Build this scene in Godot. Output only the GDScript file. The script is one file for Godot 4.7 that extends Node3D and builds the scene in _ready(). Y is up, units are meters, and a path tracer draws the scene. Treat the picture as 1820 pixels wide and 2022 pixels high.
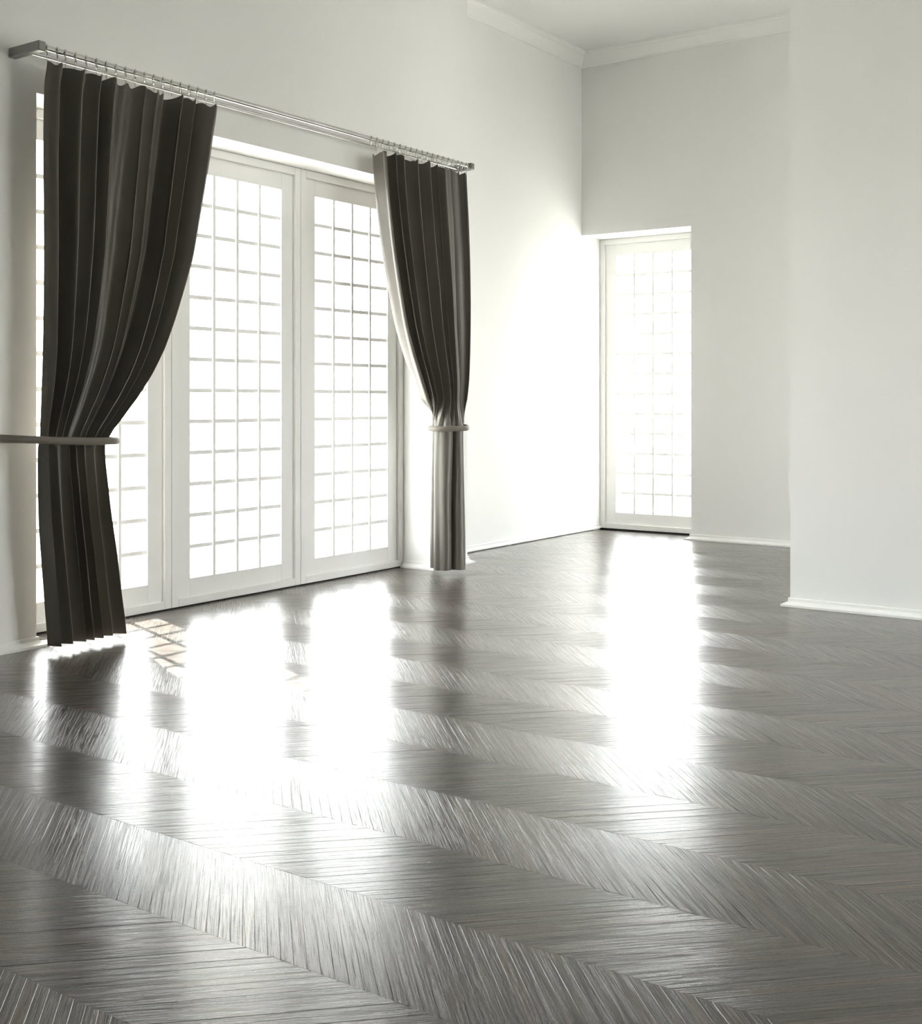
extends Node3D

# Room axes: x runs across the room (the tall windows are in the wall at -x), z along it, y up, metres.
const CEILING := 4.53
const WALL_A := -5.28        # inner face of the wall with the three tall windows
const FRAME_A := -5.546      # inner face of their frames
const OPEN_NEAR := -3.78     # the opening in that wall, along z
const OPEN_FAR := -7.165
const OPEN_TOP := 2.81
const CORNER_A := -7.62      # where that wall ends and steps back
const WALL_B := -5.64        # the stepped-back wall
const BACK := -10.04
const FRAME_BACK := -10.40
const BACK_OPEN := -4.52
const BLOCK_X := -2.57       # outer corner of the wall block on the other side
const BLOCK_Z := -7.15
const ROOM_RIGHT := 2.0
const SIDE_NEAR := -4.60     # opening for the added, unseen windows across the room
const SIDE_FAR := -6.90
const ROOM_REAR := 2.0
const SUN := Vector3(1.1, -1.0, 0.40)
const NOOK_X := 0.4          # end of the alcove behind the wall block, with two windows added for light
const NOOK_NEAR := -7.75
const NOOK_FAR := -9.92
const BAND := 0.3770         # depth of one chevron row
const SEAM := -1.976         # z of one seam
const STRIP := 0.040         # length of a strip along its seam

var mats := {}
var names := {}


func _ready() -> void:
	# ---- camera, sky, sun, exposure -------------------------------------------------
	var cam := Camera3D.new()
	cam.name = "camera"
	add_child(cam)
	cam.position = Vector3(0, 1.25, 0)
	cam.rotation = Vector3(0, deg_to_rad(35.023), 0)
	cam.projection = Camera3D.PROJECTION_FRUSTUM
	cam.near = 0.05
	cam.far = 200.0
	cam.size = 0.05 * 2022.0 / 2383.0
	cam.frustum_offset = Vector2(0.0, -0.05 * 221.0 / 2383.0)
	cam.current = true

	var env := Environment.new()
	var sky := Sky.new()
	var air := ProceduralSkyMaterial.new()
	air.sky_top_color = Color(0.93, 0.95, 0.96)
	air.sky_horizon_color = Color(1.0, 1.0, 0.985)
	air.ground_horizon_color = Color(1.0, 1.0, 0.985)
	air.ground_bottom_color = Color(0.9, 0.9, 0.88)
	air.sun_angle_max = 1.0
	sky.sky_material = air
	env.background_mode = Environment.BG_SKY
	env.sky = sky
	env.background_energy_multiplier = 10.0
	env.tonemap_mode = Environment.TONE_MAPPER_LINEAR
	env.tonemap_exposure = 1.66
	env.sdfgi_enabled = true
	env.ssao_enabled = true
	env.ssil_enabled = true
	var world := WorldEnvironment.new()
	world.name = "world_environment"
	world.environment = env
	add_child(world)

	var sun := DirectionalLight3D.new()
	sun.name = "sun"
	add_child(sun)
	sun.look_at_from_position(Vector3.ZERO, SUN, Vector3.UP)
	sun.light_energy = 10.0
	sun.light_color = Color(1.0, 0.985, 0.955)
	sun.light_angular_distance = 0.5
	sun.shadow_enabled = true

	make_materials()
	make_shell()
	make_windows()
	make_floor()
	make_trims()
	make_curtains()
	make_outside()


# ---- materials ------------------------------------------------------------------------
func paint(color: Color, rough: float, spec := 0.5) -> StandardMaterial3D:
	var m := StandardMaterial3D.new()
	m.albedo_color = color
	m.roughness = rough
	m.metallic_specular = spec
	return m


func noise_image(w: int, h: int, freq: float, sd: int, kind := FastNoiseLite.TYPE_SIMPLEX_SMOOTH, octaves := 3) -> Image:
	var n := FastNoiseLite.new()
	n.seed = sd
	n.frequency = freq
	n.noise_type = kind
	n.fractal_octaves = octaves
	n.fractal_type = FastNoiseLite.FRACTAL_FBM if octaves > 1 else FastNoiseLite.FRACTAL_NONE
	return n.get_seamless_image(w, h)


func make_materials() -> void:
	var wall := paint(Color(0.958, 0.958, 0.946), 0.75, 0.35)
	var plaster := noise_image(512, 512, 0.06, 5)
	plaster.bump_map_to_normal_map(1.2)
	wall.normal_enabled = true
	wall.normal_texture = ImageTexture.create_from_image(plaster)
	wall.normal_scale = 0.06
	wall.uv1_triplanar = true
	wall.uv1_world_triplanar = true
	wall.uv1_scale = Vector3.ONE * 1.3
	mats.wall = wall
	mats.ceiling = paint(Color(0.958, 0.958, 0.947), 0.8, 0.3)
	mats.trim = paint(Color(0.965, 0.965, 0.95), 0.38)
	mats.frame = paint(Color(0.955, 0.955, 0.945), 0.42)
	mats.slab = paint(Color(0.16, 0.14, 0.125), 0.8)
	mats.render_coat = paint(Color(0.85, 0.85, 0.83), 0.9)
	mats.paving = paint(Color(0.72, 0.71, 0.69), 0.9)

	var glass := paint(Color(0.97, 0.99, 0.98, 0.04), 0.02)
	glass.transparency = BaseMaterial3D.TRANSPARENCY_ALPHA
	mats.glass = glass

	var steel := paint(Color(0.80, 0.80, 0.785), 0.16)
	steel.metallic = 1.0
	mats.steel = steel
	var brushed := paint(Color(0.58, 0.58, 0.565), 0.36)
	brushed.metallic = 1.0
	mats.brushed = brushed

	# satin weave for the curtains
	var cloth := paint(Color(0.325, 0.308, 0.272), 0.42, 0.6)
	cloth.rim_enabled = true
	cloth.rim = 1.0
	cloth.rim_tint = 0.45
	mats.cloth = cloth
	var band := paint(Color(0.385, 0.364, 0.322), 0.5, 0.5)
	band.rim_enabled = true
	band.rim = 1.0
	band.rim_tint = 0.45
	mats.band = band

	# lacquered, brushed wood: fibres run along u; one tile is 1.07 m by 0.27 m
	var side := 1024
	var grain := []
	for k: Array in [[24, 0.030, 11, 3], [40, 0.11, 12, 3], [256, 0.20, 13, 2], [700, 0.28, 15, 2], [64, 0.035, 14, 2]]:
		var im := noise_image(k[0], side, k[1], k[2], FastNoiseLite.TYPE_SIMPLEX_SMOOTH, k[3])
		im.resize(side, side, Image.INTERPOLATE_CUBIC)
		im.convert(Image.FORMAT_L8)
		grain.append(im.get_data())
	var a: PackedByteArray = grain[0]      # broad grooves and bands
	var b: PackedByteArray = grain[1]      # long fibres
	var c: PackedByteArray = grain[2]      # short fibres
	var e: PackedByteArray = grain[3]      # pores
	var d: PackedByteArray = grain[4]      # where the wood is rough
	var relief := PackedByteArray()
	relief.resize(side * side)
	var tone := PackedByteArray()
	tone.resize(side * side)
	var film := PackedByteArray()
	film.resize(side * side)
	for i in side * side:
		var rough_here: float = clampf((d[i] - 105.0) / 55.0, 0.0, 1.0)
		var smooth_here: float = clampf((a[i] - 110.0) / 40.0, 0.25, 1.0)
		var groove: float = minf(b[i] - 88.0, 0.0) * 1.8
		var h: float = 140.0 + groove + (a[i] - 128.0) * 0.08 + (b[i] - 128.0) * 0.16 * smooth_here + (c[i] - 128.0) * (0.03 + 0.34 * rough_here) + (e[i] - 128.0) * (0.02 + 0.55 * rough_here)
		relief[i] = int(clampf(h, 0.0, 255.0))
		film[i] = int(clampf(185.0 + (b[i] - 128.0) * 0.5 * smooth_here + ((c[i] - 128.0) * 1.0 + (e[i] - 128.0) * 1.2) * rough_here - 40.0 * rough_here + groove * 2.2, 20.0, 255.0))
		tone[i] = int(clampf(186.0 + groove * 0.9 + (b[i] - 128.0) * 0.30 + (a[i] - 128.0) * 0.30, 0.0, 255.0))
	var bump := Image.create_from_data(side, side, false, Image.FORMAT_L8, relief)
	bump.convert(Image.FORMAT_RGBA8)
	bump.bump_map_to_normal_map(5.0)
	var wood := StandardMaterial3D.new()
	wood.vertex_color_use_as_albedo = true
	wood.albedo_texture = ImageTexture.create_from_image(Image.create_from_data(side, side, false, Image.FORMAT_L8, tone))
	wood.roughness = 0.17
	wood.metallic_specular = 0.4
	wood.normal_enabled = true
	wood.normal_texture = ImageTexture.create_from_image(bump)
	wood.normal_scale = 0.25
	wood.clearcoat_enabled = true
	wood.clearcoat = 0.75
	wood.clearcoat_roughness = 0.31
	wood.clearcoat_texture = ImageTexture.create_from_image(Image.create_from_data(side, side, false, Image.FORMAT_L8, film))
	mats.wood = wood


# ---- node helpers ---------------------------------------------------------------------
func numbered(called: String) -> String:
	var n: int = names.get(called, 0)
	names[called] = n + 1
	return called if n == 0 else "%s_%03d" % [called, n]


func tag(o: Node, label: String, category: String, group := "", kind := "") -> void:
	o.set_meta("label", label)
	o.set_meta("category", category)
	if group:
		o.set_meta("group", group)
	if kind:
		o.set_meta("kind", kind)


func holder(called: String, at := Vector3.ZERO) -> Node3D:
	var o := Node3D.new()
	o.name = numbered(called)
	add_child(o, true)
	o.position = at
	return o


func part(called: String, mesh: Mesh, m: Material, parent: Node = self) -> MeshInstance3D:
	var o := MeshInstance3D.new()
	o.name = numbered(called) if parent == self else called
	o.mesh = mesh
	o.material_override = m
	parent.add_child(o, true)
	return o


# ---- mesh helpers ---------------------------------------------------------------------
func begin() -> SurfaceTool:
	var st := SurfaceTool.new()
	st.begin(Mesh.PRIMITIVE_TRIANGLES)
	return st


func facet(st: SurfaceTool, a: Vector3, b: Vector3, c: Vector3, out: Vector3) -> void:
	var n := (b - a).cross(c - a)
	if n.length_squared() < 1e-18:
		return
	n = n.normalized()
	var turn := n.dot(out) > 0.0
	if not turn:
		n = -n
	st.set_normal(n)
	st.add_vertex(a)
	st.set_normal(n)
	st.add_vertex(c if turn else b)
	st.set_normal(n)
	st.add_vertex(b if turn else c)


func quad(st: SurfaceTool, a: Vector3, b: Vector3, c: Vector3, d: Vector3, out: Vector3) -> void:
	facet(st, a, b, c, out)
	facet(st, a, c, d, out)


## A box between two corners, its edges cut back by ch.
func box(st: SurfaceTool, lo: Vector3, hi: Vector3, ch := 0.0) -> void:
	var mid := (lo + hi) * 0.5
	var half := (hi - lo) * 0.5
	for axis in 3:
		var u := (axis + 1) % 3
		var v := (axis + 2) % 3
		for s: float in [-1.0, 1.0]:
			var p: Array[Vector3] = []
			for k: Array in [[-1.0, -1.0], [1.0, -1.0], [1.0, 1.0], [-1.0, 1.0]]:
				var q := Vector3.ZERO
				q[axis] = s * half[axis]
				q[u] = k[0] * (half[u] - ch)
				q[v] = k[1] * (half[v] - ch)
				p.append(mid + q)
			var n := Vector3.ZERO
			n[axis] = s
			quad(st, p[0], p[1], p[2], p[3], n)
		if ch <= 0.0:
			continue
		for su: float in [-1.0, 1.0]:
			for sv: float in [-1.0, 1.0]:
				var e: Array[Vector3] = []
				for k: Array in [[-1.0, 0], [1.0, 0], [1.0, 1], [-1.0, 1]]:
					var q := Vector3.ZERO
					q[axis] = k[0] * (half[axis] - ch)
					q[u] = su * (half[u] - (ch if k[1] == 1 else 0.0))
					q[v] = sv * (half[v] - (ch if k[1] == 0 else 0.0))
					e.append(mid + q)
				var n := Vector3.ZERO
				n[u] = su
				n[v] = sv
				quad(st, e[0], e[1], e[2], e[3], n)
	if ch > 0.0:
		for sx: float in [-1.0, 1.0]:
			for sy: float in [-1.0, 1.0]:
				for sz: float in [-1.0, 1.0]:
					var k := Vector3(sx, sy, sz)
					var c := Vector3(half.x - ch, half.y - ch, half.z - ch) * k
					facet(st, mid + c + Vector3(sx * ch, 0, 0), mid + c + Vector3(0, sy * ch, 0), mid + c + Vector3(0, 0, sz * ch), k)


func box_mesh(lo: Vector3, hi: Vector3, ch := 0.0) -> ArrayMesh:
	var st := begin()
	box(st, lo, hi, ch)
	return st.commit()


## A grid of points as a smooth surface; rows and columns may close on themselves.
func grid_mesh(points: Array, closed_rows: bool, closed_columns: bool, st: SurfaceTool = null, flip := false) -> SurfaceTool:
	var own := st if st else begin()
	var rows := points.size()
	var cols: int = points[0].size()
	var rr := rows if closed_rows else rows - 1
	var cc := cols if closed_columns else cols - 1
	var normals := []
	for r in rows:
		var line := PackedVector3Array()
		line.resize(cols)
		for c in cols:
			var r0 := (r - 1 + rows) % rows if closed_rows else maxi(r - 1, 0)
			var r1 := (r + 1) % rows if closed_rows else mini(r + 1, rows - 1)
			var c0 := (c - 1 + cols) % cols if closed_columns else maxi(c - 1, 0)
			var c1 := (c + 1) % cols if closed_columns else mini(c + 1, cols - 1)
			var n: Vector3 = (points[r1][c] - points[r0][c]).cross(points[r][c1] - points[r][c0])
			line[c] = n.normalized() * (-1.0 if flip else 1.0)
		normals.append(line)
	for r in rr:
		for c in cc:
			var r2 := (r + 1) % rows
			var c2 := (c + 1) % cols
			var k := [[r, c], [r, c2], [r2, c2], [r, c], [r2, c2], [r2, c]]
			if flip:
				k = [[r, c], [r2, c2], [r, c2], [r, c], [r2, c], [r2, c2]]
			for e: Array in k:
				own.set_normal(normals[e[0]][e[1]])
				own.add_vertex(points[e[0]][e[1]])
	return own


## A tube along a path; tall and wide are its radii across the path, up and sideways.
func tube(path: PackedVector3Array, tall: float, wide: float, sides: int, closed := false, st: SurfaceTool = null) -> SurfaceTool:
	var rings := []
	var n := path.size()
	for i in n:
		var before: Vector3 = path[(i - 1 + n) % n] if closed else path[maxi(i - 1, 0)]
		var after: Vector3 = path[(i + 1) % n] if closed else path[mini(i + 1, n - 1)]
		var along := (after - before).normalized()
		var up := Vector3.UP if absf(along.y) < 0.95 else Vector3.RIGHT
		var across := along.cross(up).normalized()
		up = across.cross(along).normalized()
		var line := PackedVector3Array()
		for k in sides:
			var t := TAU * k / sides
			line.append(path[i] + across * cos(t) * wide + up * sin(t) * tall)
		rings.append(line)
	var own := grid_mesh(rings, closed, true, st)
	if not closed:
		for e: int in [0, n - 1]:
			var out: Vector3 = path[0] - path[1] if e == 0 else path[n - 1] - path[n - 2]
			for k in sides:
				facet(own, path[e], rings[e][k], rings[e][(k + 1) % sides], out)
	return own


func curve(points: Array, count: int) -> PackedVector3Array:
	# Catmull-Rom through the points
	var out := PackedVector3Array()
	var n := points.size()
	for i in n - 1:
		var p0: Vector3 = points[maxi(i - 1, 0)]
		var p1: Vector3 = points[i]
		var p2: Vector3 = points[i + 1]
		var p3: Vector3 = points[mini(i + 2, n - 1)]
		for k in count:
			out.append(p1.cubic_interpolate(p2, p0, p3, float(k) / count))
	out.append(points[n - 1])
	return out


## A moulding: profile points are (out from the wall, height); the path runs at the foot of the wall, room on its right hand.
func moulding(path: Array, profile: Array) -> ArrayMesh:
	var st := begin()
	var n := path.size()
	var rows := []
	for i in n:
		var p: Vector2 = path[i]
		var d0: Vector2 = (p - path[i - 1]).normalized() if i > 0 else (path[1] - path[0]).normalized()
		var d1: Vector2 = (path[i + 1] - p).normalized() if i < n - 1 else d0
		var n0 := Vector2(-d0.y, d0.x)
		var n1 := Vector2(-d1.y, d1.x)
		var m := (n0 + n1).normalized()
		m /= maxf(m.dot(n0), 0.2)
		var line := []
		for q: Vector2 in profile:
			line.append(Vector3(p.x + m.x * q.x, q.y, p.y + m.y * q.x))
		rows.append(line)
	for i in n - 1:
		var d: Vector2 = (path[i + 1] - path[i]).normalized()
		var out := Vector3(-d.y, 0, d.x)
		for k in profile.size() - 1:
			var e: Vector2 = profile[k + 1] - profile[k]
			var face := out * absf(e.y) + Vector3.UP * e.x * (1.0 if e.y <= 0.0 else -1.0)
			if absf(e.y) < 1e-6:
				face = Vector3.UP if k < profile.size() / 2.0 else Vector3.DOWN
			quad(st, rows[i][k], rows[i][k + 1], rows[i + 1][k + 1], rows[i + 1][k], face)
	for e: int in [0, n - 1]:
		var d2: Vector2 = path[0] - path[1] if e == 0 else path[n - 1] - path[n - 2]
		for k in range(1, profile.size() - 1):
			facet(st, rows[e][0], rows[e][k], rows[e][k + 1], Vector3(d2.x, 0, d2.y))
	return st.commit()


# ---- the room -------------------------------------------------------------------------
func make_shell() -> void:
	var top := CEILING + 0.3
	var st := begin()
	box(st, Vector3(-5.70, -0.06, OPEN_NEAR), Vector3(WALL_A, top, ROOM_REAR + 0.3))
	box(st, Vector3(-5.70, OPEN_TOP, OPEN_FAR), Vector3(WALL_A, top, OPEN_NEAR))
	box(st, Vector3(-5.70, -0.06, CORNER_A), Vector3(WALL_A, top, OPEN_FAR))
	var o := part("wall_left", st.commit(), mats.wall)
	tag(o, "pale grey plaster wall with the wide opening for three tall windows", "wall", "", "structure")

	o = part("wall_alcove", box_mesh(Vector3(-5.95, -0.06, -10.75), Vector3(WALL_B, top, CORNER_A)), mats.wall)
	tag(o, "bare white wall set back between the curtain and the single window", "wall", "", "structure")

	st = begin()
	box(st, Vector3(WALL_B, OPEN_TOP, -10.75), Vector3(BACK_OPEN, top, BACK))
	box(st, Vector3(BACK_OPEN, -0.06, -10.75), Vector3(NOOK_X, top, BACK))
	o = part("wall_back", st.commit(), mats.wall)
	tag(o, "white end wall with a single tall window in its recess", "wall", "", "structure")

	o = part("wall_right", box_mesh(Vector3(BLOCK_X, -0.06, BLOCK_Z - 0.3), Vector3(ROOM_RIGHT + 0.36, top, BLOCK_Z)), mats.wall)
	tag(o, "projecting white partition wall with a sharp vertical outer corner", "wall", "", "structure")

	st = begin()
	box(st, Vector3(ROOM_RIGHT, -0.06, BLOCK_Z), Vector3(ROOM_RIGHT + 0.36, top, SIDE_FAR))
	box(st, Vector3(ROOM_RIGHT, OPEN_TOP, SIDE_FAR), Vector3(ROOM_RIGHT + 0.36, top, SIDE_NEAR))
	box(st, Vector3(ROOM_RIGHT, -0.06, SIDE_NEAR), Vector3(ROOM_RIGHT + 0.36, top, ROOM_REAR + 0.3))
	o = part("wall_side", st.commit(), mats.wall)
	tag(o, "white side wall with windows added for light, facing the three tall curtained ones", "wall", "", "structure")
	st = begin()
	box(st, Vector3(NOOK_X, -0.06, -10.75), Vector3(NOOK_X + 0.36, top, NOOK_FAR))
	box(st, Vector3(NOOK_X, OPEN_TOP, NOOK_FAR), Vector3(NOOK_X + 0.36, top, NOOK_NEAR))
	box(st, Vector3(NOOK_X, -0.06, NOOK_NEAR), Vector3(NOOK_X + 0.36, top, BLOCK_Z - 0.3))
	o = part("wall_nook", st.commit(), mats.wall)
	tag(o, "white wall with two windows added for light at the alcove end behind the partition", "wall", "", "structure")
	o = part("wall_rear", box_mesh(Vector3(WALL_A, -0.06, ROOM_REAR), Vector3(ROOM_RIGHT, top, ROOM_REAR + 0.3)), mats.wall)
	tag(o, "plain white wall opposite the single tall window", "wall", "", "structure")

	o = part("ceiling", box_mesh(Vector3(-5.95, CEILING, -10.75), Vector3(ROOM_RIGHT + 0.36, CEILING + 0.28, ROOM_REAR + 0.3)), mats.ceiling)
	tag(o, "flat white ceiling", "ceiling", "", "structure")


func make_trims() -> void:
	var skirt := [Vector2(0, 0.050), Vector2(0.008, 0.050), Vector2(0.011, 0.047), Vector2(0.011, 0.031), Vector2(0.015, 0.026), Vector2(0.024, 0.019), Vector2(0.036, 0.0145), Vector2(0.046, 0.0125), Vector2(0.046, 0.0), Vector2(0, 0)]
	var o := part("baseboard_left", moulding([Vector2(WALL_A, ROOM_REAR), Vector2(WALL_A, OPEN_NEAR), Vector2(-5.54, OPEN_NEAR)], skirt), mats.trim)
	tag(o, "low white moulded baseboard under the grey wall beside the wide curtain", "baseboard", "", "structure")
	o = part("baseboard_corner", moulding([Vector2(-5.545, OPEN_FAR), Vector2(WALL_A, OPEN_FAR), Vector2(WALL_A, CORNER_A), Vector2(WALL_B, CORNER_A)], skirt), mats.trim)
	tag(o, "short white baseboard wrapping the wall end behind the narrow curtain", "baseboard", "", "structure")
	var thin := [Vector2(0, 0.050), Vector2(0.008, 0.050), Vector2(0.011, 0.047), Vector2(0.011, 0.031), Vector2(0.018, 0.022), Vector2(0.024, 0.016), Vector2(0.024, 0.007), Vector2(0, 0.007)]
	o = part("baseboard_alcove", moulding([Vector2(WALL_B, CORNER_A - 0.047), Vector2(WALL_B, FRAME_BACK)], thin), mats.trim)
	tag(o, "white baseboard running from the narrow curtain to the single window", "baseboard", "", "structure")
	o = part("baseboard_back", moulding([Vector2(BACK_OPEN, FRAME_BACK), Vector2(BACK_OPEN, BACK), Vector2(NOOK_X, BACK)], skirt), mats.trim)
	tag(o, "white baseboard along the end wall beside the single window", "baseboard", "", "structure")
	o = part("baseboard_right", moulding([Vector2(NOOK_X, BLOCK_Z - 0.3), Vector2(BLOCK_X, BLOCK_Z - 0.3), Vector2(BLOCK_X, BLOCK_Z), Vector2(ROOM_RIGHT, BLOCK_Z)], skirt), mats.trim)
	tag(o, "white baseboard with a pointed toe round the projecting partition wall", "baseboard", "", "structure")

	var crown := []
	for q: Vector2 in [Vector2(0, -0.132), Vector2(0.012, -0.132), Vector2(0.016, -0.127), Vector2(0.016, -0.117), Vector2(0.022, -0.110), Vector2(0.060, -0.048), Vector2(0.068, -0.040), Vector2(0.082, -0.036), Vector2(0.094, -0.024), Vector2(0.098, -0.008), Vector2(0.098, 0.0), Vector2(0, 0)]:
		crown.append(q + Vector2(0, CEILING))
	crown.reverse()
	o = part("trim_1", moulding([Vector2(ROOM_RIGHT, ROOM_REAR), Vector2(WALL_A, ROOM_REAR), Vector2(WALL_A, CORNER_A), Vector2(WALL_B, CORNER_A), Vector2(WALL_B, BACK), Vector2(NOOK_X, BACK), Vector2(NOOK_X, BLOCK_Z - 0.3), Vector2(BLOCK_X, BLOCK_Z - 0.3), Vector2(BLOCK_X, BLOCK_Z), Vector2(ROOM_RIGHT, BLOCK_Z)], crown), mats.trim)
	tag(o, "white crown moulding between the walls and the ceiling", "moulding", "", "structure")


# ---- windows --------------------------------------------------------------------------
## One floor-to-ceiling window, built facing +x with its inner frame face at x = 0; z runs from 0 to -wide.
func window(called: String, label: String, wide: float, tall: float, gridded := true) -> Node3D:
	var w := holder(called)
	tag(w, label, "window", "", "structure")
	var face := 0.054
	var deep := -0.085
	var low := 0.008
	var st := begin()
	box(st, Vector3(deep, low, -face), Vector3(0, tall - 0.002, -0.0015), 0.002)
	box(st, Vector3(deep, low, -wide + 0.0015), Vector3(0, tall - 0.002, -wide + face), 0.002)
	part("jamb_frame", st.commit(), mats.frame, w)
	st = begin()
	box(st, Vector3(deep, low, -wide + face), Vector3(0, low + face - 0.006, -face), 0.002)
	box(st, Vector3(deep, tall - face, -wide + face), Vector3(0, tall - 0.002, -face), 0.002)
	part("rail_frame", st.commit(), mats.frame, w)
	part("shadow_gap_strip", box_mesh(Vector3(deep, -0.012, -wide), Vector3(-0.006, low + 0.001, 0)), mats.slab, w)  # dark strip closing the gap under the frame, drawn as its shadow line
	# the sash sits back in the frame
	var back := -0.022
	var rim := 0.111
	var z0 := -face
	var z1 := -wide + face
	var y0 := face
	var y1 := tall - face
	st = begin()
	box(st, Vector3(-0.062, y0, z0 - rim), Vector3(back, y1, z0), 0.0015)
	box(st, Vector3(-0.062, y0, z1), Vector3(back, y1, z1 + rim), 0.0015)
	box(st, Vector3(-0.062, y0, z1 + rim), Vector3(back, y0 + rim, z0 - rim), 0.0015)
	box(st, Vector3(-0.062, y1 - rim, z1 + rim), Vector3(back, y1, z0 - rim), 0.0015)
	part("sash", st.commit(), mats.frame, w)
	var ga := z0 - rim
	var gb := z1 + rim
	var gy0 := y0 + rim
	var gy1 := y1 - rim
	if not gridded:
		part("pane", box_mesh(Vector3(-0.0445, gy0, gb), Vector3(-0.0415, gy1, ga)), mats.glass, w)
		return w
	var cw := (ga - gb) / 4.0
	var rh := (gy1 - gy0) / 13.0
	var upright := box_mesh(Vector3(-0.050, gy0, -0.011), Vector3(back - 0.001, gy1, 0.011), 0.001)
	for c in range(1, 4):
		part("upright_bar", upright, mats.frame, w).position.z = ga - cw * c
	var cross := box_mesh(Vector3(-0.052, -0.0125, gb), Vector3(back - 0.013, 0.0125, ga), 0.001)
	for r in range(1, 13):
		part("cross_bar", cross, mats.frame, w).position.y = gy0 + rh * r
	var pane := box_mesh(Vector3(-0.0445, -rh / 2 + 0.005, -cw / 2 + 0.005), Vector3(-0.0415, rh / 2 - 0.005, cw / 2 - 0.005))
	for r in 13:
		for c in 4:
			part("pane", pane, mats.glass, w).position = Vector3(0, gy0 + rh * (r + 0.5), ga - cw * (c + 0.5))
	return w


func make_windows() -> void:
	var wide := (OPEN_NEAR - OPEN_FAR) / 3.0
	var says := ["tall white gridded window half hidden behind the wide dark curtain", "tall white gridded window between its two neighbours, clear of both curtains", "tall white gridded window beside the bright jamb and the narrow curtain"]
	for k in 3:
		var w := window("window_%d" % (k + 1), says[k], wide, OPEN_TOP)
		w.position = Vector3(FRAME_A, 0, OPEN_NEAR - wide * k)
	for k in 2:  # unseen windows, added to raise the brightness of the room
		var side := (SIDE_NEAR - SIDE_FAR) / 2.0
		var w := window("window_%d" % (k + 7), "unseen single-pane window added across the room to brighten it, facing the curtained ones", side, OPEN_TOP, false)
		w.set_meta("group", "added windows across the room")
		w.basis = Basis(Vector3.UP, PI)
		w.position = Vector3(ROOM_RIGHT + 0.26, 0, SIDE_FAR + side * k)
	for k in 2:  # two more out of view, added to brighten the alcove
		var side := (NOOK_NEAR - NOOK_FAR) / 2.0
		var w := window("window_%d" % (k + 5), "unseen single-pane window added at the alcove end behind the partition to brighten it", side, OPEN_TOP, false)
		w.set_meta("group", "added windows behind the partition")
		w.basis = Basis(Vector3.UP, PI)
		w.position = Vector3(NOOK_X + 0.26, 0, NOOK_FAR + side * k)
	var last := window("window_4", "single tall gridded window in the recess of the end wall", BACK_OPEN - WALL_B, OPEN_TOP)
	# turned so that its inner face looks along +z and its width runs along x
	last.basis = Basis(Vector3(0, 0, 1), Vector3(0, 1, 0), Vector3(-1, 0, 0))
	last.position = Vector3(WALL_B, 0, FRAME_BACK)


# ---- floor ----------------------------------------------------------------------------
const TINTS := [Vector3(0.138, 0.116, 0.092), Vector3(0.160, 0.135, 0.108), Vector3(0.110, 0.095, 0.077), Vector3(0.178, 0.136, 0.105), Vector3(0.136, 0.120, 0.099), Vector3(0.164, 0.129, 0.100)]


## Corners of one strip; lean is +1 where x grows with z and -1 where it shrinks. The strip starts at its seam nearer the end wall.
func strip_arrays(lean: float, at: Vector3, uv0: Vector2, tint: Vector3, tilt: float, v: PackedVector3Array, n: PackedVector3Array, uv: PackedVector2Array, col: PackedColorArray, idx: PackedInt32Array) -> void:
	var gap := 0.00012
	var cut := 0.0007
	var down := 0.0003
	var deep := 0.010
	var along := Vector2(lean, 1.0).normalized()
	var cross := Vector2(along.y, -along.x)
	var base := v.size()
	var outline := []
	for k: Array in [[0.0, 0.0], [1.0, 0.0], [1.0, 1.0], [0.0, 1.0]]:
		outline.append(Vector2(k[0] * STRIP + (k[1] * BAND if lean > 0.0 else (1.0 - k[1]) * BAND), k[1] * BAND))
	var centre: Vector2 = (outline[0] + outline[2]) * 0.5
	var levels := [[gap + cut, 0.0], [gap, -down], [gap, -deep]]
	for level: Array in levels:
		for i in 4:
			var p: Vector2 = outline[i]
			var sx := (1.0 if i == 0 or i == 3 else -1.0) * float(level[0]) * 1.4142
			var sz := (1.0 if i < 2 else -1.0) * float(level[0])
			var q := p + Vector2(sx, 0) + Vector2(lean * sz, sz)
			var y: float = float(level[1]) + (q - centre).dot(cross) * tilt
			v.append(at + Vector3(q.x, y, q.y))
			var out := (q - centre).dot(cross)
			var side_n := Vector3(cross.x, 0, cross.y) * signf(out)
			var end_n := Vector3(0, 0, -1.0 if i < 2 else 1.0)
			var nn := Vector3(-cross.x * tilt, 1, -cross.y * tilt)
			if level[1] < -deep * 0.5:
				nn = side_n + end_n
			elif level[1] < 0.0:
				nn = nn + (side_n + end_n) * 0.5
			n.append(nn.normalized())
			uv.append(uv0 + Vector2((q - centre).dot(along) / 1.07, (q - centre).dot(cross) / 0.27))
			col.append(Color(tint.x, tint.y, tint.z))
	for f: Array in [[0, 1, 2], [0, 2, 3], [4, 5, 1], [4, 1, 0], [5, 6, 2], [5, 2, 1], [6, 7, 3], [6, 3, 2], [7, 4, 0], [7, 0, 3], [8, 9, 5], [8, 5, 4], [9, 10, 6], [9, 6, 5], [10, 11, 7], [10, 7, 6], [11, 8, 4], [11, 4, 7]]:
		idx.append_array(PackedInt32Array([base + f[0], base + f[1], base + f[2]]))


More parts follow.
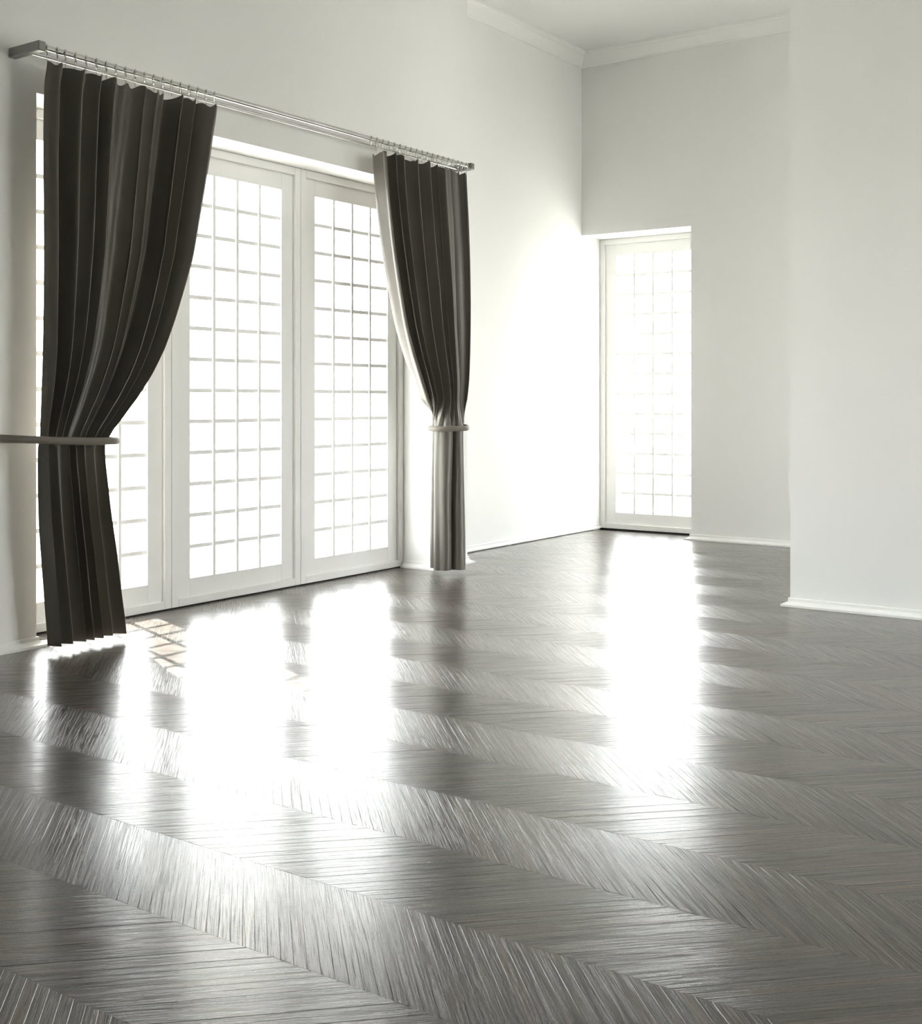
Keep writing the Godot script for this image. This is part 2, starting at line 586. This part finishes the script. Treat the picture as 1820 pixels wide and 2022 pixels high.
func arrays_mesh(v: PackedVector3Array, n: PackedVector3Array, uv: PackedVector2Array, col: PackedColorArray, idx: PackedInt32Array) -> ArrayMesh:
	var arrays := []
	arrays.resize(Mesh.ARRAY_MAX)
	arrays[Mesh.ARRAY_VERTEX] = v
	arrays[Mesh.ARRAY_NORMAL] = n
	arrays[Mesh.ARRAY_TEX_UV] = uv
	arrays[Mesh.ARRAY_COLOR] = col
	arrays[Mesh.ARRAY_INDEX] = idx
	var mesh := ArrayMesh.new()
	mesh.add_surface_from_arrays(Mesh.PRIMITIVE_TRIANGLES, arrays)
	return mesh


func make_floor() -> void:
	var slab := part("floor", box_mesh(Vector3(-5.95, -0.06, -10.75), Vector3(ROOM_RIGHT + 0.36, -0.009, ROOM_REAR + 0.3)), mats.slab)
	tag(slab, "dark glossy chevron parquet floor of narrow wooden strips", "floor", "", "structure")
	var rng := RandomNumberGenerator.new()
	rng.seed = 41
	# a few kinds of strip for each lean
	var kinds := {}
	for lean: float in [1.0, -1.0]:
		var made := []
		for k in 24:
			var v := PackedVector3Array()
			var n := PackedVector3Array()
			var uv := PackedVector2Array()
			var col := PackedColorArray()
			var idx := PackedInt32Array()
			strip_arrays(lean, Vector3.ZERO, Vector2(rng.randf(), rng.randf()), TINTS[k % TINTS.size()], rng.randfn(0.0, 0.004), v, n, uv, col, idx)
			made.append(arrays_mesh(v, n, uv, col, idx))
		kinds[lean] = made
	var yaw := deg_to_rad(35.023)
	var right := Vector2(cos(yaw), -sin(yaw))
	var ahead := Vector2(-sin(yaw), -cos(yaw))
	var seen := []
	var rest_v := PackedVector3Array()
	var rest_n := PackedVector3Array()
	var rest_uv := PackedVector2Array()
	var rest_col := PackedColorArray()
	var rest_idx := PackedInt32Array()
	var spots := []
	for row in range(-23, 12):
		var z0 := SEAM + BAND * row          # seam nearer the end wall
		if z0 < -10.45 or z0 + BAND > ROOM_REAR:
			continue
		var lean := 1.0 if posmod(row, 2) == 1 else -1.0
		var count := int((ROOM_RIGHT - WALL_B) / STRIP)
		for k in range(-10, count + 1):
			var x0 := -5.6 + STRIP * k + 0.0137 * posmod(row * 7, 3)
			var mid := Vector2(x0 + STRIP * 0.5 + BAND * 0.5, z0 + BAND * 0.5)
			if mid.x < -5.80 or mid.x > ROOM_RIGHT:
				continue
			if mid.x > NOOK_X + 0.3 and mid.y < BLOCK_Z - 0.3:
				continue
			var deep := mid.dot(ahead)
			var px := -1.0
			if deep > 1.0:
				px = mid.dot(right) / deep * 2383.0
			var down := 1.25 / deep * 2383.0 if deep > 0.1 else 1e6
			var in_view := deep > 1.0 and absf(px) < 880.0 and down < 1200.0
			spots.append([deep if in_view else 1000.0 + deep, x0, z0, lean])
	spots.sort_custom(func(p: Array, q: Array) -> bool: return p[0] < q[0])
	for i in spots.size():
		var s: Array = spots[i]
		if i < 300:
			var o := part("strip", kinds[s[3]][rng.randi() % 24], mats.wood, slab)
			o.position = Vector3(s[1], rng.randf_range(-0.0003, 0.0003), s[2])
		else:
			strip_arrays(s[3], Vector3(s[1], rng.randf_range(-0.0003, 0.0003), s[2]), Vector2(rng.randf(), rng.randf()), TINTS[rng.randi() % TINTS.size()], rng.randfn(0.0, 0.004), rest_v, rest_n, rest_uv, rest_col, rest_idx)
	var rest := part("parquet_strips", arrays_mesh(rest_v, rest_n, rest_uv, rest_col, rest_idx), mats.wood, slab)
	rest.set_meta("kind", "stuff")


# ---- curtains -------------------------------------------------------------------------
const ROD_X := -5.062
const ROD_Y := 2.976
const NEAR_EDGE := [Vector2(2.92, -3.685), Vector2(2.80, -3.668), Vector2(2.46, -3.663), Vector2(1.96, -3.668), Vector2(1.47, -3.668), Vector2(1.05, -3.656), Vector2(0.85, -3.656), Vector2(0.65, -3.660), Vector2(0.48, -3.673), Vector2(0.25, -3.693), Vector2(0.035, -3.711)]
const NEAR_RIGHT := [Vector2(2.93, -4.822), Vector2(2.768, -4.793), Vector2(2.53, -4.746), Vector2(2.268, -4.690), Vector2(2.036, -4.637), Vector2(1.864, -4.575), Vector2(1.692, -4.506), Vector2(1.525, -4.427), Vector2(1.386, -4.340), Vector2(1.263, -4.247), Vector2(1.157, -4.154), Vector2(1.073, -4.078), Vector2(1.01, -4.052), Vector2(0.83, -4.062), Vector2(0.67, -4.078), Vector2(0.47, -4.111), Vector2(0.29, -4.137), Vector2(0.035, -4.175)]
const FAR_LEFT := [Vector2(2.92, -6.215), Vector2(2.728, -6.231), Vector2(2.498, -6.267), Vector2(2.267, -6.316), Vector2(2.0, -6.387), Vector2(1.766, -6.459), Vector2(1.562, -6.555), Vector2(1.373, -6.669), Vector2(1.214, -6.776), Vector2(1.06, -6.865), Vector2(0.853, -6.889), Vector2(0.492, -6.889), Vector2(0.04, -6.900)]
const FAR_EDGE := [Vector2(2.92, -7.292), Vector2(2.52, -7.325), Vector2(2.11, -7.350), Vector2(1.774, -7.350), Vector2(1.40, -7.325), Vector2(1.10, -7.285), Vector2(1.03, -7.270), Vector2(0.65, -7.264), Vector2(0.28, -7.285), Vector2(0.035, -7.300)]


func sample(table: Array, y: float) -> float:
	# smooth interpolation; tables run downwards
	var n := table.size()
	if y >= table[0].x:
		return table[0].y
	for i in n - 1:
		var a: Vector2 = table[i]
		var b: Vector2 = table[i + 1]
		if y <= a.x and y >= b.x:
			var t := (a.x - y) / (a.x - b.x)
			var p: Vector2 = table[maxi(i - 1, 0)]
			var q: Vector2 = table[mini(i + 2, n - 1)]
			return cubic_interpolate(a.y, b.y, p.y, q.y, t)
	return table[n - 1].y


func pleat(p: float) -> float:
	return 2.0 * sqrt(pow(sin(PI * p), 2.0) * 0.985 + 0.015) - 1.1


## A tied-back curtain: folds gather towards the tie and open below it.
func curtain_mesh(left: Array, right: Array, folds: float, low_folds: float, tie: float, sd: int, bottom: float, bundle: float) -> ArrayMesh:
	var rng := RandomNumberGenerator.new()
	rng.seed = sd
	var noise := FastNoiseLite.new()
	noise.seed = sd
	noise.frequency = 1.0
	noise.fractal_octaves = 2
	noise.fractal_gain = 0.3
	var cols := 360
	var rows := 120
	var front := []
	for r in rows + 1:
		var f := float(r) / rows
		var line := PackedVector3Array()
		line.resize(cols + 1)
		for c in cols + 1:
			var s := float(c) / cols
			var top := 2.922 - 0.020 * pow(sin(PI * s * 18.0), 2.0) - 0.012 * (0.5 + 0.5 * noise.get_noise_2d(s * 9.0, 3.0))
			var y := lerpf(top, bottom, f)
			var zl := sample(left, y)
			var zr := sample(right, y)
			var near_tie := exp(-pow((y - tie) / 0.25, 2.0))
			var below := smoothstep(tie + 0.03, tie - 0.03, y)
			var wander := 0.07 * noise.get_noise_2d(s * 4.0, y * 0.6 + 10.0)
			var p1 := folds * s + 0.55 * noise.get_noise_2d(s * 4.3, 1.0) + wander
			var p2 := low_folds * s + 0.45 * noise.get_noise_2d(s * 2.3, 7.0) + wander
			var ends := clampf(minf(s, 1.0 - s) / 0.06, 0.25, 1.0)
			var a1 := 0.052 * ends * (0.95 + 0.8 * noise.get_noise_2d(s * 6.0, 20.0)) * (1.0 - 0.45 * near_tie)
			var a2 := 0.040 * (0.9 + 0.5 * noise.get_noise_2d(s * 2.7, 40.0)) * (1.0 - 0.35 * near_tie)
			var off := lerpf(a1 * pleat(p1), a2 * pleat(p2), below)
			var t := s + lerpf(0.10 * sin(TAU * p1) / folds, 0.10 * sin(TAU * p2) / low_folds, below)
			var z := lerpf(zl, zr, clampf(t, 0.0, 1.0))
			# the leading edge of the bundled curtain turns in towards the glass
			var turned := -0.10 * bundle * pow(maxf(1.0 - s / 0.10, 0.0), 1.5)
			var p := Vector3(ROD_X + off - 0.010 * near_tie + turned, y, z * (ROD_X + turned) / ROD_X)
			if bundle > 0.0:
				# gathered into a round bundle
				var gathered := smoothstep(tie + 0.22, tie + 0.0, y)
				var swell := 0.012 * smoothstep(tie - 0.2, 0.0, y)
				var around := deg_to_rad(lerpf(195.0, -65.0, s)) + 0.10 * noise.get_noise_2d(s * 3.0, y * 0.8 + 30.0)
				var size := 0.108 + swell + lerpf(0.012 * pleat(p1), 0.042 * pleat(p2) - 0.020, below) * (1.0 - 0.3 * near_tie)
				var q := Vector3(-5.075 + cos(around) * size, y, -7.085 + sin(around) * size)
				p = p.lerp(q, gathered)
			line[c] = p
		front.append(line)
	var back := []
	for r in rows + 1:
		var line := PackedVector3Array()
		line.resize(cols + 1)
		for c in cols + 1:
			var along: Vector3 = front[mini(r + 1, rows)][c] - front[maxi(r - 1, 0)][c]
			var across: Vector3 = front[r][mini(c + 1, cols)] - front[r][maxi(c - 1, 0)]
			line[c] = front[r][c] - along.cross(across).normalized() * 0.0025
		back.append(line)
	# which way the front looks
	var st := grid_mesh(front, false, false)
	grid_mesh(back, false, false, st, true)
	for c in cols:
		quad(st, front[0][c], front[0][c + 1], back[0][c + 1], back[0][c], Vector3.UP)
		quad(st, front[rows][c], front[rows][c + 1], back[rows][c + 1], back[rows][c], Vector3.DOWN)
	for r in rows:
		quad(st, front[r][0], front[r + 1][0], back[r + 1][0], back[r][0], Vector3(0, 0, 1))
		quad(st, front[r][cols], front[r + 1][cols], back[r + 1][cols], back[r][cols], Vector3(0, 0, -1))
	return st.commit()


func make_curtains() -> void:
	# rod with its back rail and two brackets
	var rod := holder("curtain_rod", Vector3(ROD_X, ROD_Y, -5.5))
	tag(rod, "long double steel curtain rod with square wall brackets", "curtain rod")
	part("front_pole", tube(PackedVector3Array([Vector3(0, 0, 1.86), Vector3(0, 0, -1.83)]), 0.0145, 0.0145, 24).commit(), mats.steel, rod)
	part("back_rail", tube(PackedVector3Array([Vector3(-0.105, -0.008, 1.85), Vector3(-0.105, -0.008, -1.83)]), 0.0105, 0.0105, 20).commit(), mats.steel, rod)
	for z: float in [1.861, -1.839]:
		part("bracket", box_mesh(Vector3(WALL_A - ROD_X, -0.026, z - 0.022), Vector3(0.026, 0.022, z + 0.022), 0.004), mats.brushed, rod)

	var wide := part("curtain", curtain_mesh(NEAR_EDGE, NEAR_RIGHT, 9.0, 7.0, 1.04, 3, 0.035, 0.0), mats.cloth)
	tag(wide, "wide dark taupe satin curtain, tied back towards the grey wall", "curtain", "tied-back curtains")
	var narrow := part("curtain", curtain_mesh(FAR_LEFT, FAR_EDGE, 9.0, 3.6, 1.05, 8, 0.035, 1.0), mats.cloth)
	tag(narrow, "narrow taupe satin curtain gathered at the wall corner, its edge brightly lit", "curtain", "tied-back curtains")

	# tiebacks: a padded band from the wall hook round the gathered cloth and back
	var y := 1.043
	var loop := curve([Vector3(WALL_A, y + 0.03, -3.02), Vector3(-5.20, y + 0.035, -3.18), Vector3(-5.06, y + 0.026, -3.42), Vector3(-4.985, y + 0.012, -3.64), Vector3(-4.975, y + 0.002, -3.85), Vector3(-4.995, y - 0.002, -4.02), Vector3(-5.045, y - 0.003, -4.098), Vector3(-5.105, y - 0.002, -4.09), Vector3(-5.145, y, -3.95), Vector3(-5.155, y + 0.008, -3.70), Vector3(-5.19, y + 0.02, -3.40), Vector3(WALL_A, y + 0.012, -3.04)], 8)
	var tie := part("tieback", tube(loop, 0.0185, 0.012, 16).commit(), mats.band)
	tag(tie, "dark padded curtain tieback band stretched along the wall to the wide curtain", "tieback", "curtain tiebacks")
	y = 1.046
	var turns := [Vector3(WALL_A, y + 0.03, -7.33), Vector3(-5.19, y + 0.02, -7.30)]
	for k in 11:
		var around := deg_to_rad(-70.0 + 27.0 * k)
		turns.append(Vector3(-5.075 + cos(around) * 0.139, y + 0.010 * exp(-0.8 * k), -7.085 + sin(around) * 0.139))
	turns.append(Vector3(WALL_A, y + 0.02, -7.28))
	loop = curve(turns, 6)
	tie = part("tieback", tube(loop, 0.0185, 0.012, 16).commit(), mats.band)
	tag(tie, "pale-lit padded tieback band round the narrow curtain", "tieback", "curtain tiebacks")

	# rings: a round wire over the rod and a hook down to the cloth
	var round_path := PackedVector3Array()
	for k in 28:
		var t := TAU * k / 28.0
		round_path.append(Vector3(cos(t) * 0.0245, sin(t) * 0.0265, 0))
	var ring_mesh := tube(round_path, 0.0036, 0.0036, 8, true).commit()
	var hook_mesh := tube(curve([Vector3(0, -0.0255, 0), Vector3(0.005, -0.034, 0), Vector3(0.001, -0.046, 0), Vector3(0, -0.062, 0)], 5), 0.002, 0.002, 6).commit()
	var near := [-3.684, -3.744, -3.791, -3.853, -3.917, -3.980, -4.041, -4.103, -4.165, -4.228, -4.292, -4.353, -4.417, -4.479, -4.542, -4.603, -4.668, -4.730, -4.792]
	var far := [-6.189, -6.248, -6.313, -6.371, -6.436, -6.498, -6.560, -6.621, -6.685, -6.747, -6.809, -6.873, -6.934, -6.998, -7.061, -7.121, -7.184, -7.232, -7.290]
	far.reverse()
	var order := ["first", "second", "third", "fourth", "fifth", "sixth", "seventh", "eighth", "ninth", "tenth", "eleventh", "twelfth", "thirteenth", "fourteenth", "fifteenth", "sixteenth", "seventeenth", "eighteenth", "nineteenth"]
	for side: Array in [[near, "steel ring and hook carrying the wide curtain, %s from the wall bracket", "rings of the wide curtain"], [far, "steel ring and hook carrying the narrow curtain, %s from the bracket at the wall corner", "rings of the narrow curtain"]]:
		for k in 19:
			var ring := holder("curtain_ring", Vector3(ROD_X, ROD_Y - 0.0085, side[0][k]))
			tag(ring, side[1] % order[k], "curtain ring", side[2])
			ring.rotation.y = deg_to_rad(-34.0)
			part("loop", ring_mesh, mats.steel, ring)
			part("hook", hook_mesh, mats.steel, ring)


# ---- outside --------------------------------------------------------------------------
func make_outside() -> void:
	var o := part("terrace", box_mesh(Vector3(-40, -0.4, -45), Vector3(30, -0.062, 30)), mats.paving)
	tag(o, "pale sunlit paving outside the windows", "terrace", "", "structure")
	# unseen slab, added and shaped to keep the sun off two tall windows
	var st := begin()
	var plan := [Vector2(-5.72, -4.96), Vector2(-9.95, -6.50), Vector2(-9.95, -9.4), Vector2(-5.97, -9.4), Vector2(-5.97, -7.62), Vector2(-5.72, -7.62)]
	var lowest := 3.80
	var upper := 4.05
	var mid := Vector3(-7.6, 3.9, -7.4)
	for i in plan.size():
		var a: Vector2 = plan[i]
		var b: Vector2 = plan[(i + 1) % plan.size()]
		var across := Vector3(b.y - a.y, 0, a.x - b.x)
		if across.dot(Vector3((a.x + b.x) / 2, 3.9, (a.y + b.y) / 2) - mid) < 0.0:
			across = -across
		quad(st, Vector3(a.x, lowest, a.y), Vector3(b.x, lowest, b.y), Vector3(b.x, upper, b.y), Vector3(a.x, upper, a.y), across)
	for k in [[0, 1, 2], [0, 2, 3], [0, 3, 4], [0, 4, 5]]:
		for y: float in [lowest, upper]:
			facet(st, Vector3(plan[k[0]].x, y, plan[k[0]].y), Vector3(plan[k[1]].x, y, plan[k[1]].y), Vector3(plan[k[2]].x, y, plan[k[2]].y), Vector3.DOWN if y == lowest else Vector3.UP)
	o = part("sun_blocker", st.commit(), mats.render_coat)
	tag(o, "unseen white slab added outside to keep the sun off two tall windows", "sun_blocker", "", "structure")
